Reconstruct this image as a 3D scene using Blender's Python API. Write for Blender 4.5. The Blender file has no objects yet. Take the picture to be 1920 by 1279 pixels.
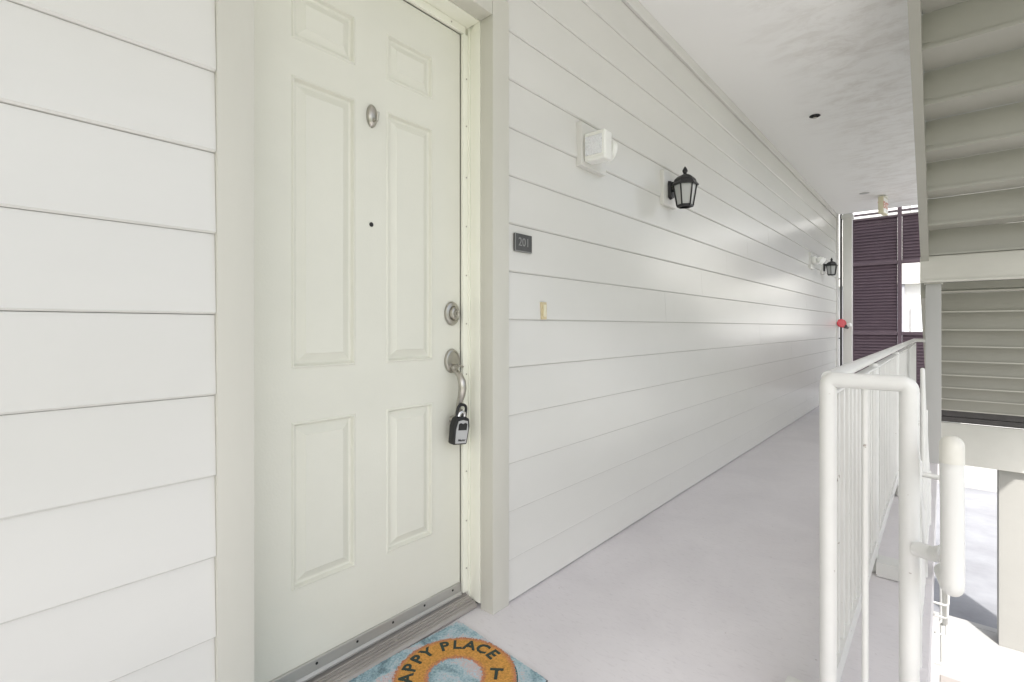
import bpy, bmesh, math, random
from mathutils import Vector, Matrix, noise
random.seed(7)
R = math.radians
sc = bpy.context.scene

# ------------------------------------------------------------------ camera, sky, sun, exposure
F_PX, VPX, HZ = 935.0, 1769.0, 614.0
ANG = math.atan2(VPX - 960.0, F_PX)
EYE = 1.10
CAMX = 1.3218
cd = bpy.data.cameras.new('camera'); cam = bpy.data.objects.new('camera', cd)
sc.collection.objects.link(cam)
cam.location = (CAMX, 0, EYE); cam.rotation_euler = (R(90), 0, ANG)
cd.sensor_fit = 'HORIZONTAL'; cd.sensor_width = 36.0
cd.lens = F_PX / 1920 * 36.0
cd.shift_y = -(639.5 - HZ) / 1920
cd.clip_start = 0.02; cd.clip_end = 2000
sc.camera = cam

SUN_TO = Vector((-0.35, 0.55, -0.75)).normalized()      # direction the sunlight travels
elev = math.asin(-SUN_TO.z)
w = bpy.data.worlds.new('World'); sc.world = w; w.use_nodes = True
nt = w.node_tree; nt.nodes.clear()
sky = nt.nodes.new('ShaderNodeTexSky'); sky.sky_type = 'NISHITA'; sky.sun_disc = False
sky.sun_elevation = elev
sky.sun_rotation = math.atan2(-SUN_TO.x, -SUN_TO.y)
sky.air_density = 1.0; sky.dust_density = 3.0; sky.ozone_density = 1.0
bg = nt.nodes.new('ShaderNodeBackground'); bg.inputs['Strength'].default_value = 0.15
wo = nt.nodes.new('ShaderNodeOutputWorld')
hs = nt.nodes.new('ShaderNodeHueSaturation'); hs.inputs['Saturation'].default_value = 0.45      # hazy, whitened sky
nt.links.new(sky.outputs[0], hs.inputs['Color']); nt.links.new(hs.outputs[0], bg.inputs[0]); nt.links.new(bg.outputs[0], wo.inputs[0])
sd = bpy.data.lights.new('sun', 'SUN'); sd.energy = 3.2; sd.angle = R(1.5); sd.color = (1.0, 0.965, 0.92)
so = bpy.data.objects.new('sun', sd); sc.collection.objects.link(so)
so.rotation_euler = (-SUN_TO).to_track_quat('Z', 'Y').to_euler(); so.location = (0, 0, 20)
vs = sc.view_settings
vs.view_transform = 'Standard'; vs.look = 'None'; vs.gamma = 1.0; vs.use_curve_mapping = False
vs.exposure = 0.92
sc.render.engine = 'CYCLES'
sc.cycles.max_bounces = 12; sc.cycles.diffuse_bounces = 8
sc.cycles.caustics_reflective = False; sc.cycles.caustics_refractive = False

# ------------------------------------------------------------------ materials
def mat(name, base, rough=0.55, var=0.04, scale=6.0, bump=0.0, bscale=60.0, metal=0.0, spec=0.5,
        stretch=(1, 1, 1), col2=None, fine=0.0):
    m = bpy.data.materials.new(name); m.use_nodes = True
    t = m.node_tree; N = t.nodes; L = t.links
    b = N['Principled BSDF']
    b.inputs['Roughness'].default_value = rough
    b.inputs['Metallic'].default_value = metal
    b.inputs['Specular IOR Level'].default_value = spec
    tc = N.new('ShaderNodeTexCoord'); mp = N.new('ShaderNodeMapping')
    mp.inputs['Scale'].default_value = stretch; mp.inputs['Location'].default_value = (3.71, 1.37, 2.13)
    geo = N.new('ShaderNodeNewGeometry')
    L.new(geo.outputs['Position'], mp.inputs['Vector'])
    n = N.new('ShaderNodeTexNoise'); n.inputs['Scale'].default_value = scale
    n.inputs['Detail'].default_value = 6; n.inputs['Roughness'].default_value = 0.6
    L.new(mp.outputs[0], n.inputs['Vector'])
    cr = N.new('ShaderNodeValToRGB')
    cr.color_ramp.elements[0].position = 0.3; cr.color_ramp.elements[1].position = 0.7
    c = Vector(base)
    c2 = Vector(col2) if col2 else c * (1 + var)
    c1 = c * (1 - var)
    cr.color_ramp.elements[0].color = (*[min(1, x) for x in c1], 1)
    cr.color_ramp.elements[1].color = (*[min(1, x) for x in c2], 1)
    L.new(n.outputs['Fac'], cr.inputs[0]); L.new(cr.outputs[0], b.inputs['Base Color'])
    mr = N.new('ShaderNodeMapRange')
    mr.inputs['To Min'].default_value = max(0, rough - 0.08); mr.inputs['To Max'].default_value = min(1, rough + 0.08)
    L.new(n.outputs['Fac'], mr.inputs[0]); L.new(mr.outputs[0], b.inputs['Roughness'])
    if bump:
        n2 = N.new('ShaderNodeTexNoise'); n2.inputs['Scale'].default_value = bscale
        n2.inputs['Detail'].default_value = 5
        L.new(mp.outputs[0], n2.inputs['Vector'])
        bp = N.new('ShaderNodeBump'); bp.inputs['Strength'].default_value = bump; bp.inputs['Distance'].default_value = 0.004
        L.new(n2.outputs['Fac'], bp.inputs['Height']); L.new(bp.outputs[0], b.inputs['Normal'])
    return m

M = {}
M['siding'] = mat('siding_paint', (0.665, 0.658, 0.626), 0.23, 0.02, 3.0, 0.0, 30, stretch=(1, 0.35, 1))
_sb = M['siding'].node_tree.nodes['Principled BSDF']          # even satin sheen on the boards
M['siding'].node_tree.links.remove(_sb.inputs['Roughness'].links[0]); _sb.inputs['Roughness'].default_value = 0.23
M['casing'] = mat('casing_paint', (0.575, 0.565, 0.505), 0.45, 0.03, 4.0, 0.15, 40, stretch=(1, 1, 0.25))
M['door'] = mat('door_paint', (0.71, 0.706, 0.627), 0.38, 0.02, 4.0, 0.10, 140)
M['jamb'] = mat('jamb_paint', (0.84, 0.84, 0.75), 0.4, 0.02, 4.0, 0.08, 40)
M['railing'] = mat('railing_paint', (0.66, 0.66, 0.64), 0.35, 0.03, 9.0, 0.15, 25)
def chips(m, scale, thr, col):
    t = m.node_tree; N = t.nodes; L = t.links; b = N['Principled BSDF']
    src = b.inputs['Base Color'].links[0].from_socket
    g = N.new('ShaderNodeNewGeometry'); n = N.new('ShaderNodeTexNoise'); n.inputs['Scale'].default_value = scale
    n.inputs['Detail'].default_value = 5; n.inputs['Roughness'].default_value = 0.65
    L.new(g.outputs['Position'], n.inputs['Vector'])
    r = N.new('ShaderNodeValToRGB'); r.color_ramp.elements[0].position = thr; r.color_ramp.elements[1].position = thr + 0.03
    L.new(n.outputs['Fac'], r.inputs[0])
    mx = N.new('ShaderNodeMixRGB'); mx.inputs[2].default_value = (*col, 1)
    L.new(r.outputs[0], mx.inputs[0]); L.new(src, mx.inputs[1]); L.new(mx.outputs[0], b.inputs['Base Color'])
chips(M['railing'], 26, 0.685, (0.33, 0.30, 0.27))
M['stair'] = mat('stair_paint', (0.39, 0.385, 0.345), 0.36, 0.05, 2.5, 0.1, 30)
M['beam'] = mat('beam_paint', (0.62, 0.61, 0.56), 0.45, 0.06, 4.0, 0.2, 25, stretch=(0.3, 1, 1))
M['postgrey'] = mat('post_paint', (0.44, 0.44, 0.43), 0.5, 0.05, 4.0, 0.15, 30, stretch=(1, 1, 0.3))
M['fascia'] = mat('fascia_paint', (0.68, 0.67, 0.63), 0.55, 0.04, 3.0, 0.15, 40)
M['screen'] = mat('plum_paint', (0.14, 0.10, 0.122), 0.5, 0.10, 5.0, 0.1, 40)
M['black'] = mat('black_enamel', (0.012, 0.012, 0.013), 0.42, 0.2, 20, 0.15, 120)
M['darkmetal'] = mat('dark_steel', (0.075, 0.07, 0.07), 0.55, 0.2, 10, 0.2, 50)
M['nickel'] = mat('satin_nickel', (0.46, 0.44, 0.40), 0.30, 0.06, 30, 0.05, 200, metal=1.0)
M['steel'] = mat('polished_steel', (0.70, 0.70, 0.70), 0.18, 0.05, 30, metal=1.0)
M['brass'] = mat('brass', (0.66, 0.56, 0.36), 0.4, 0.1, 60, metal=0.5)
M['cream'] = mat('cream_plastic', (0.75, 0.70, 0.52), 0.4, 0.04, 20)
M['whiteplastic'] = mat('white_plastic', (0.80, 0.80, 0.76), 0.35, 0.02, 15)
M['alu'] = mat('mill_aluminium', (0.50, 0.49, 0.46), 0.42, 0.10, 14, 0.1, 90, metal=0.55, stretch=(1, 0.15, 1))
M['threshold'] = mat('weathered_threshold', (0.37, 0.345, 0.32), 0.5, 0.20, 18, 0.12, 120, metal=0.25, stretch=(1.5, 0.12, 1))
M['rubber'] = mat('black_rubber', (0.02, 0.02, 0.02), 0.7, 0.1, 30)
M['plaque'] = mat('pewter_plaque', (0.10, 0.10, 0.10), 0.45, 0.15, 80, 0.1, 200, metal=0.5)
M['silverprint'] = mat('silver_lettering', (0.30, 0.30, 0.295), 0.45, 0.05, 30, metal=0.3)
M['lockgrey'] = mat('lock_grey_plastic', (0.48, 0.48, 0.48), 0.35, 0.05, 30)
M['red'] = mat('red_enamel', (0.55, 0.03, 0.04), 0.3, 0.08, 20)
M['redprint'] = mat('red_lettering', (0.60, 0.24, 0.18), 0.5, 0.05, 20)
M['concrete'] = mat('sidewalk_concrete', (0.46, 0.455, 0.445), 0.8, 0.08, 2.0, 0.3, 60)
M['asphalt'] = mat('worn_asphalt', (0.30, 0.305, 0.325), 0.85, 0.18, 1.2, 0.6, 90)
M['stucco'] = mat('white_stucco', (0.86, 0.85, 0.83), 0.85, 0.04, 1.0, 0.3, 50)
M['stuccocream'] = mat('cream_stucco', (0.80, 0.785, 0.74), 0.85, 0.04, 1.0, 0.3, 50)
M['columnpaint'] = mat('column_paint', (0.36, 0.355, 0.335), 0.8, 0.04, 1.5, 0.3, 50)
M['greywall'] = mat('grey_panel', (0.42, 0.42, 0.46), 0.7, 0.04, 1.0)
M['grass'] = mat('lawn', (0.10, 0.14, 0.05), 0.9, 0.35, 1.5, 0.8, 80)
M['dark'] = mat('dark_hole', (0.02, 0.02, 0.02), 0.8, 0.2, 30)
M['letter'] = mat('dark_green_pile', (0.035, 0.055, 0.045), 0.95, 0.4, 300, 0.8, 400)
M['stepground'] = mat('landing_concrete', (0.36, 0.33, 0.31), 0.8, 0.1, 5, 0.3, 70)

def glass(name, col, rough):
    m = bpy.data.materials.new(name); m.use_nodes = True
    b = m.node_tree.nodes['Principled BSDF']
    b.inputs['Base Color'].default_value = (*col, 1); b.inputs['Roughness'].default_value = rough
    n = m.node_tree.nodes.new('ShaderNodeTexNoise'); n.inputs['Scale'].default_value = 30
    bp = m.node_tree.nodes.new('ShaderNodeBump'); bp.inputs['Strength'].default_value = 0.05
    m.node_tree.links.new(n.outputs['Fac'], bp.inputs['Height']); m.node_tree.links.new(bp.outputs[0], b.inputs['Normal'])
    return m
M['frosted'] = glass('frosted_glass', (0.62, 0.63, 0.62), 0.22)
M['frosted'].node_tree.nodes['Principled BSDF'].inputs['Transmission Weight'].default_value = 0.25
M['window'] = glass('window_glass', (0.60, 0.62, 0.65), 0.12)

def lens_mat():
    m = mat('prismatic_lens', (0.80, 0.81, 0.83), 0.15, 0.05, 30)
    t = m.node_tree; N = t.nodes; b = N['Principled BSDF']
    v = N.new('ShaderNodeTexVoronoi'); v.inputs['Scale'].default_value = 120
    g = N.new('ShaderNodeNewGeometry'); t.links.new(g.outputs['Position'], v.inputs['Vector'])
    bp = N.new('ShaderNodeBump'); bp.inputs['Strength'].default_value = 0.9; bp.inputs['Distance'].default_value = 0.006
    t.links.new(v.outputs['Distance'], bp.inputs['Height']); t.links.new(bp.outputs[0], b.inputs['Normal'])
    return m
M['lens'] = lens_mat()

def floor_mat():
    m = bpy.data.materials.new('painted_floor'); m.use_nodes = True
    t = m.node_tree; N = t.nodes; L = t.links; b = N['Principled BSDF']
    g = N.new('ShaderNodeNewGeometry')
    n = N.new('ShaderNodeTexNoise'); n.inputs['Scale'].default_value = 2.2; n.inputs['Detail'].default_value = 8
    n.inputs['Roughness'].default_value = 0.62; n.inputs['Distortion'].default_value = 0.6
    L.new(g.outputs['Position'], n.inputs['Vector'])
    cr = N.new('ShaderNodeValToRGB')
    cr.color_ramp.elements[0].position = 0.32; cr.color_ramp.elements[1].position = 0.7
    cr.color_ramp.elements[0].color = (0.625, 0.602, 0.620, 1); cr.color_ramp.elements[1].color = (0.71, 0.688, 0.702, 1)
    L.new(n.outputs['Fac'], cr.inputs[0])
    # small specks and chips of dirt
    v = N.new('ShaderNodeTexVoronoi'); v.inputs['Scale'].default_value = 9.0
    L.new(g.outputs['Position'], v.inputs['Vector'])
    r2 = N.new('ShaderNodeValToRGB'); r2.color_ramp.elements[0].position = 0.02; r2.color_ramp.elements[1].position = 0.035
    r2.color_ramp.elements[0].color = (0.55, 0.52, 0.5, 1); r2.color_ramp.elements[1].color = (1, 1, 1, 1)
    L.new(v.outputs['Distance'], r2.inputs[0])
    n5 = N.new('ShaderNodeTexNoise'); n5.inputs['Scale'].default_value = 55; n5.inputs['Detail'].default_value = 6; n5.inputs['Roughness'].default_value = 0.7
    mp5 = N.new('ShaderNodeMapping'); mp5.inputs['Scale'].default_value = (0.5, 1.6, 1); mp5.inputs['Rotation'].default_value = (0, 0, R(35))
    L.new(g.outputs['Position'], mp5.inputs['Vector']); L.new(mp5.outputs[0], n5.inputs['Vector'])
    r5 = N.new('ShaderNodeValToRGB'); r5.color_ramp.elements[0].position = 0.30; r5.color_ramp.elements[1].position = 0.46
    r5.color_ramp.elements[0].color = (0.88, 0.875, 0.875, 1); r5.color_ramp.elements[1].color = (1, 1, 1, 1)
    L.new(n5.outputs['Fac'], r5.inputs[0])
    m5 = N.new('ShaderNodeMixRGB'); m5.blend_type = 'MULTIPLY'; m5.inputs[0].default_value = 1.0
    L.new(cr.outputs[0], m5.inputs[1]); L.new(r5.outputs[0], m5.inputs[2]); cr = m5
    mx = N.new('ShaderNodeMixRGB'); mx.blend_type = 'MULTIPLY'; mx.inputs[0].default_value = 0.7
    L.new(cr.outputs[0], mx.inputs[1]); L.new(r2.outputs[0], mx.inputs[2]); L.new(mx.outputs[0], b.inputs['Base Color'])
    mr = N.new('ShaderNodeMapRange'); mr.inputs['To Min'].default_value = 0.34; mr.inputs['To Max'].default_value = 0.62
    L.new(n.outputs['Fac'], mr.inputs[0]); L.new(mr.outputs[0], b.inputs['Roughness'])
    n2 = N.new('ShaderNodeTexNoise'); n2.inputs['Scale'].default_value = 14; n2.inputs['Detail'].default_value = 8
    L.new(g.outputs['Position'], n2.inputs['Vector'])
    bp = N.new('ShaderNodeBump'); bp.inputs['Strength'].default_value = 0.16; bp.inputs['Distance'].default_value = 0.008
    L.new(n2.outputs['Fac'], bp.inputs['Height']); L.new(bp.outputs[0], b.inputs['Normal'])
    return m
M['floor'] = floor_mat()

def ceiling_mat():
    m = bpy.data.materials.new('stained_ceiling'); m.use_nodes = True
    t = m.node_tree; N = t.nodes; L = t.links; b = N['Principled BSDF']; b.inputs['Roughness'].default_value = 0.6
    g = N.new('ShaderNodeNewGeometry')
    mp = N.new('ShaderNodeMapping'); mp.inputs['Scale'].default_value = (1.0, 1.7, 1); mp.inputs['Rotation'].default_value = (0, 0, R(16))
    L.new(g.outputs['Position'], mp.inputs['Vector'])
    n = N.new('ShaderNodeTexNoise'); n.inputs['Scale'].default_value = 4.5; n.inputs['Detail'].default_value = 12
    n.inputs['Roughness'].default_value = 0.74; n.inputs['Distortion'].default_value = 0.5
    L.new(mp.outputs[0], n.inputs['Vector'])
    cr = N.new('ShaderNodeValToRGB'); cr.color_ramp.elements[0].position = 0.34; cr.color_ramp.elements[1].position = 0.56
    cr.color_ramp.elements[0].color = (0.81, 0.79, 0.77, 1); cr.color_ramp.elements[1].color = (1, 1, 1, 1)
    L.new(n.outputs['Fac'], cr.inputs[0])
    # the mildewed, rough-trowelled part is the outer half of the ceiling
    sx = N.new('ShaderNodeSeparateXYZ'); L.new(g.outputs['Position'], sx.inputs[0])
    n3 = N.new('ShaderNodeTexNoise'); n3.inputs['Scale'].default_value = 1.3; n3.inputs['Detail'].default_value = 4
    L.new(g.outputs['Position'], n3.inputs['Vector'])
    ad = N.new('ShaderNodeMath'); ad.operation = 'MULTIPLY_ADD'; ad.inputs[1].default_value = 0.8
    L.new(n3.outputs['Fac'], ad.inputs[0]); L.new(sx.outputs['X'], ad.inputs[2])
    mr = N.new('ShaderNodeMapRange'); mr.inputs['From Min'].default_value = 0.68; mr.inputs['From Max'].default_value = 1.15
    mr.inputs['To Max'].default_value = 0.9
    L.new(ad.outputs[0], mr.inputs[0])
    mx = N.new('ShaderNodeMixRGB'); mx.blend_type = 'MULTIPLY'
    L.new(mr.outputs[0], mx.inputs[0]); mx.inputs[1].default_value = (0.85, 0.845, 0.835, 1); L.new(cr.outputs[0], mx.inputs[2])
    L.new(mx.outputs[0], b.inputs['Base Color'])
    n2 = N.new('ShaderNodeTexNoise'); n2.inputs['Scale'].default_value = 30; n2.inputs['Detail'].default_value = 9
    n2.inputs['Roughness'].default_value = 0.7
    L.new(mp.outputs[0], n2.inputs['Vector'])
    bp = N.new('ShaderNodeBump'); bp.inputs['Distance'].default_value = 0.0045
    L.new(mr.outputs[0], bp.inputs['Strength']); L.new(n2.outputs['Fac'], bp.inputs['Height']); L.new(bp.outputs[0], b.inputs['Normal'])
    return m
M['ceiling'] = ceiling_mat()

RING = Vector((0.168, 1.062))
def doormat_mat():
    m = bpy.data.materials.new('printed_pile'); m.use_nodes = True
    t = m.node_tree; N = t.nodes; L = t.links; b = N['Principled BSDF']; b.inputs['Roughness'].default_value = 1.0
    b.inputs['Specular IOR Level'].default_value = 0.1
    g = N.new('ShaderNodeNewGeometry')
    n = N.new('ShaderNodeTexNoise'); n.inputs['Scale'].default_value = 9; n.inputs['Detail'].default_value = 4; n.inputs['Distortion'].default_value = 1.2
    L.new(g.outputs['Position'], n.inputs['Vector'])
    cr = N.new('ShaderNodeValToRGB'); el = cr.color_ramp.elements
    el[0].position = 0.28; el[0].color = (0.15, 0.225, 0.255, 1); el[1].position = 0.75; el[1].color = (0.50, 0.63, 0.70, 1)
    e = el.new(0.45); e.color = (0.32, 0.45, 0.50, 1); e = el.new(0.56); e.color = (0.48, 0.59, 0.63, 1); e = el.new(0.64); e.color = (0.60, 0.48, 0.47, 1)
    n2 = N.new('ShaderNodeTexNoise'); n2.inputs['Scale'].default_value = 150; n2.inputs['Detail'].default_value = 3
    L.new(g.outputs['Position'], n2.inputs['Vector'])
    av = N.new('ShaderNodeMath'); av.operation = 'MULTIPLY_ADD'; av.inputs[1].default_value = 0.45
    L.new(n2.outputs['Fac'], av.inputs[0])
    sb = N.new('ShaderNodeMath'); sb.operation = 'SUBTRACT'; sb.inputs[1].default_value = 0.22; L.new(n.outputs['Fac'], sb.inputs[0])
    L.new(sb.outputs[0], av.inputs[2]); L.new(av.outputs[0], cr.inputs[0])
    # distance from the ring's centre, with fuzzy edges
    vd = N.new('ShaderNodeVectorMath'); vd.operation = 'DISTANCE'; vd.inputs[1].default_value = (RING.x, RING.y, 0)
    vm = N.new('ShaderNodeVectorMath'); vm.operation = 'MULTIPLY'; vm.inputs[1].default_value = (1, 1, 0)
    L.new(g.outputs['Position'], vm.inputs[0]); L.new(vm.outputs[0], vd.inputs[0])
    fz = N.new('ShaderNodeMath'); fz.operation = 'MULTIPLY_ADD'; fz.inputs[1].default_value = 0.022
    L.new(n2.outputs['Fac'], fz.inputs[0]); L.new(vd.outputs['Value'], fz.inputs[2])
    rr = N.new('ShaderNodeValToRGB'); rr.color_ramp.interpolation = 'LINEAR'; E_ = rr.color_ramp.elements
    K = 1 / 0.4
    E_[0].position = 0.093 * K; E_[0].color = (0, 0, 0, 1); E_[1].position = 0.205 * K; E_[1].color = (0, 0, 0, 1)
    q = E_.new(0.097 * K); q.color = (1, 1, 1, 1); q = E_.new(0.201 * K); q.color = (1, 1, 1, 1)
    sca = N.new('ShaderNodeMath'); sca.operation = 'MULTIPLY'; sca.inputs[1].default_value = K
    L.new(fz.outputs[0], sca.inputs[0]); L.new(sca.outputs[0], rr.inputs[0])
    oc = N.new('ShaderNodeValToRGB'); O = oc.color_ramp.elements
    O[0].position = 0.098 * K; O[0].color = (0.60, 0.26, 0.16, 1); O[1].position = 0.20 * K; O[1].color = (0.60, 0.26, 0.15, 1)
    q = O.new(0.112 * K); q.color = (0.68, 0.36, 0.10, 1); q = O.new(0.185 * K); q.color = (0.70, 0.37, 0.10, 1)
    L.new(sca.outputs[0], oc.inputs[0])
    sp = N.new('ShaderNodeMixRGB'); sp.blend_type = 'MULTIPLY'; sp.inputs[0].default_value = 0.6
    gr = N.new('ShaderNodeValToRGB'); gr.color_ramp.elements[0].color = (0.45, 0.45, 0.45, 1); gr.color_ramp.elements[0].position = 0.3
    gr.color_ramp.elements[1].position = 0.6
    L.new(n2.outputs['Fac'], gr.inputs[0]); L.new(oc.outputs[0], sp.inputs[1]); L.new(gr.outputs[0], sp.inputs[2])
    mx = N.new('ShaderNodeMixRGB'); L.new(rr.outputs[0], mx.inputs[0]); L.new(cr.outputs[0], mx.inputs[1]); L.new(sp.outputs[0], mx.inputs[2])
    # teal printed rim on the outer right of the ring
    vd2 = N.new('ShaderNodeVectorMath'); vd2.operation = 'DISTANCE'; vd2.inputs[1].default_value = (RING.x + 0.012, RING.y - 0.004, 0)
    L.new(vm.outputs[0], vd2.inputs[0])
    lt = N.new('ShaderNodeMath'); lt.operation = 'LESS_THAN'; lt.inputs[1].default_value = 0.190; L.new(vd2.outputs['Value'], lt.inputs[0])
    gt = N.new('ShaderNodeMath'); gt.operation = 'GREATER_THAN'; gt.inputs[1].default_value = 0.203; L.new(fz.outputs[0], gt.inputs[0])
    ml = N.new('ShaderNodeMath'); ml.operation = 'MULTIPLY'; L.new(lt.outputs[0], ml.inputs[0]); L.new(gt.outputs[0], ml.inputs[1])
    mx2 = N.new('ShaderNodeMixRGB'); L.new(ml.outputs[0], mx2.inputs[0]); L.new(mx.outputs[0], mx2.inputs[1]); mx2.inputs[2].default_value = (0.04, 0.13, 0.13, 1)
    L.new(mx2.outputs[0], b.inputs['Base Color'])
    bp = N.new('ShaderNodeBump'); bp.inputs['Strength'].default_value = 0.8; bp.inputs['Distance'].default_value = 0.004
    n4 = N.new('ShaderNodeTexNoise'); n4.inputs['Scale'].default_value = 420; L.new(g.outputs['Position'], n4.inputs['Vector'])
    L.new(n4.outputs['Fac'], bp.inputs['Height']); L.new(bp.outputs[0], b.inputs['Normal'])
    return m
M['doormat'] = doormat_mat()

# ------------------------------------------------------------------ helpers
COL = sc.collection
def link(name, me, m, parent=None, smooth=False):
    o = bpy.data.objects.new(name, me); COL.objects.link(o)
    if m is not None and not me.materials: me.materials.append(M[m] if isinstance(m, str) else m)
    if parent is not None: o.parent = parent
    if smooth:
        for p in me.polygons: p.use_smooth = True
    return o
def tag(o, label=None, cat=None, group=None, kind=None):
    if label: o['label'] = label
    if cat: o['category'] = cat
    if group: o['group'] = group
    if kind: o['kind'] = kind
    return o
def thing(name, loc, label, cat, group=None, rz=0):
    o = bpy.data.objects.new(name, None); COL.objects.link(o)
    o.location = loc; o.rotation_euler = (0, 0, rz); o.empty_display_size = 0.1
    return tag(o, label, cat, group)
def fin(bm, name, smooth_ang=None):
    bmesh.ops.recalc_face_normals(bm, faces=bm.faces)
    me = bpy.data.meshes.new(name); bm.to_mesh(me); bm.free()
    if smooth_ang is not None:
        for p in me.polygons: p.use_smooth = True
        me.set_sharp_from_angle(angle=R(smooth_ang))
    return me
def add_box(bm, x0, x1, y0, y1, z0, z1):
    v = [bm.verts.new((x, y, z)) for x in (x0, x1) for y in (y0, y1) for z in (z0, z1)]
    for f in ((0, 1, 3, 2), (4, 6, 7, 5), (0, 4, 5, 1), (2, 3, 7, 6), (0, 2, 6, 4), (1, 5, 7, 3)):
        bm.faces.new([v[i] for i in f])
def box(name, x0, x1, y0, y1, z0, z1, m, parent=None, bev=0.0, seg=1, smooth=None):
    """box in world coordinates; origin offset handled through the parent's location"""
    ox, oy, oz = parent.location if parent is not None and parent.parent is None else (0, 0, 0)
    if parent is not None and parent.parent is not None:
        q = parent.parent.location; ox, oy, oz = q
    bm = bmesh.new(); add_box(bm, x0 - ox, x1 - ox, y0 - oy, y1 - oy, z0 - oz, z1 - oz)
    if bev:
        bmesh.ops.bevel(bm, geom=bm.edges[:], offset=bev, segments=seg, profile=0.7, affect='EDGES')
    return link(name, fin(bm, name, smooth if smooth is not None else (40 if seg > 1 else None)), m, parent)
def tube_bm(bm, pts, rad, seg=14, cap=True, scale2=None):
    pts = [Vector(p) for p in pts]
    n = len(pts); rads = rad if isinstance(rad, (list, tuple)) else [rad] * n
    t0 = (pts[1] - pts[0]).normalized()
    ref = Vector((0, 0, 1)) if abs(t0.z) < 0.9 else Vector((0, 1, 0))
    nrm = t0.cross(ref).normalized(); rings = []
    prev = t0
    for i, p in enumerate(pts):
        if i == 0: t = t0
        elif i == n - 1: t = (pts[i] - pts[i - 1]).normalized()
        else: t = ((pts[i + 1] - pts[i]).normalized() + (pts[i] - pts[i - 1]).normalized()).normalized()
        ax = prev.cross(t)
        if ax.length > 1e-6:
            nrm = Matrix.Rotation(prev.angle(t), 3, ax.normalized()) @ nrm
        prev = t
        bn = t.cross(nrm).normalized()
        s2 = 1 if scale2 is None else scale2
        rings.append([bm.verts.new(p + rads[i] * (math.cos(a) * nrm + s2 * math.sin(a) * bn)) for a in [2 * math.pi * k / seg for k in range(seg)]])
    for a, b in zip(rings, rings[1:]):
        for k in range(seg): bm.faces.new((a[k], a[(k + 1) % seg], b[(k + 1) % seg], b[k]))
    if cap:
        bm.faces.new(rings[0][::-1]); bm.faces.new(rings[-1])
def base_of(parent):
    if parent is None: return Vector((0, 0, 0))
    p = parent
    while p.parent is not None: p = p.parent
    return Vector(p.location)
def tube(name, pts, rad, m, parent=None, seg=14, scale2=None):
    o = base_of(parent)
    bm = bmesh.new(); tube_bm(bm, [Vector(p) - o for p in pts], rad, seg, True, scale2)
    return link(name, fin(bm, name, 50), m, parent)
def bend(pts, r, n=6):
    """round the corners of a polyline"""
    pts = [Vector(p) for p in pts]; out = [pts[0]]
    for i in range(1, len(pts) - 1):
        a, b, c = pts[i - 1], pts[i], pts[i + 1]
        u = (a - b).normalized(); v = (c - b).normalized()
        th = u.angle(v)
        if th > 3.1: out.append(b); continue
        d = min(r / math.tan(th / 2), 0.49 * (a - b).length, 0.49 * (c - b).length)
        p0, p1 = b + u * d, b + v * d
        for k in range(n + 1):
            s = k / n; out.append((1 - s) ** 2 * p0 + 2 * s * (1 - s) * b + s * s * p1)
    out.append(pts[-1]); return out
def lathe_bm(bm, prof, mat4, seg=28, sy=1.0):
    """prof = [(r, h)] turned round the local z axis, then placed by mat4"""
    rings = []
    for r, hh in prof:
        rings.append([bm.verts.new(mat4 @ Vector((sy * r * math.cos(2 * math.pi * k / seg), r * math.sin(2 * math.pi * k / seg), hh))) for k in range(seg)])
    for a, b in zip(rings, rings[1:]):
        for k in range(seg): bm.faces.new((a[k], a[(k + 1) % seg], b[(k + 1) % seg], b[k]))
    bm.faces.new(rings[0][::-1]); bm.faces.new(rings[-1])
def lathe(name, prof, at, axis, m, parent=None, seg=28, sy=1.0, ang=35):
    o = base_of(parent)
    q = Vector(axis).to_track_quat('Z', 'Y').to_matrix().to_4x4()
    bm = bmesh.new(); lathe_bm(bm, prof, Matrix.Translation(Vector(at) - o) @ q, seg, sy)
    return link(name, fin(bm, name, ang), m, parent)
def prism(name, prof, y0, y1, m, parent=None, axis='Y'):
    """extrude a polygon [(a,z)] : axis Y -> (x,z) profile along y ; axis X -> (y,z) profile along x"""
    o = base_of(parent); bm = bmesh.new()
    A = []; B = []
    for a, z in prof:
        if axis == 'Y': A.append(bm.verts.new(Vector((a, y0, z)) - o)); B.append(bm.verts.new(Vector((a, y1, z)) - o))
        else: A.append(bm.verts.new(Vector((y0, a, z)) - o)); B.append(bm.verts.new(Vector((y1, a, z)) - o))
    bm.faces.new(A); bm.faces.new(B[::-1]); n = len(A)
    for k in range(n): bm.faces.new((A[k], A[(k + 1) % n], B[(k + 1) % n], B[k]))
    return link(name, fin(bm, name), m, parent)
def text_mesh(name, s, size, m, mat4, parent=None, extrude=0.0012, shear=0.0, bold=0.0):
    cu = bpy.data.curves.new(name, 'FONT'); cu.body = s; cu.size = size
    cu.align_x = 'CENTER'; cu.align_y = 'CENTER'; cu.extrude = extrude; cu.shear = shear; cu.offset = bold
    cu.resolution_u = 3
    to = bpy.data.objects.new(name, cu); COL.objects.link(to)
    dg = bpy.context.evaluated_depsgraph_get()
    me = bpy.data.meshes.new_from_object(to.evaluated_get(dg))
    bpy.data.objects.remove(to); bpy.data.curves.remove(cu)
    me.transform(Matrix.Translation(-base_of(parent)) @ mat4)
    me.materials.clear()
    return link(name, me, m, parent)
def frame_mat(origin, xdir, ydir):
    x = Vector(xdir).normalized(); z = x.cross(Vector(ydir)).normalized(); y = z.cross(x)
    mm = Matrix((x, y, z)).transposed().to_4x4(); mm.translation = Vector(origin); return mm
def dup(o, parent, loc=None):
    c = o.copy(); COL.objects.link(c); c.parent = parent
    if loc is not None: c.location = loc
    return c

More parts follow.
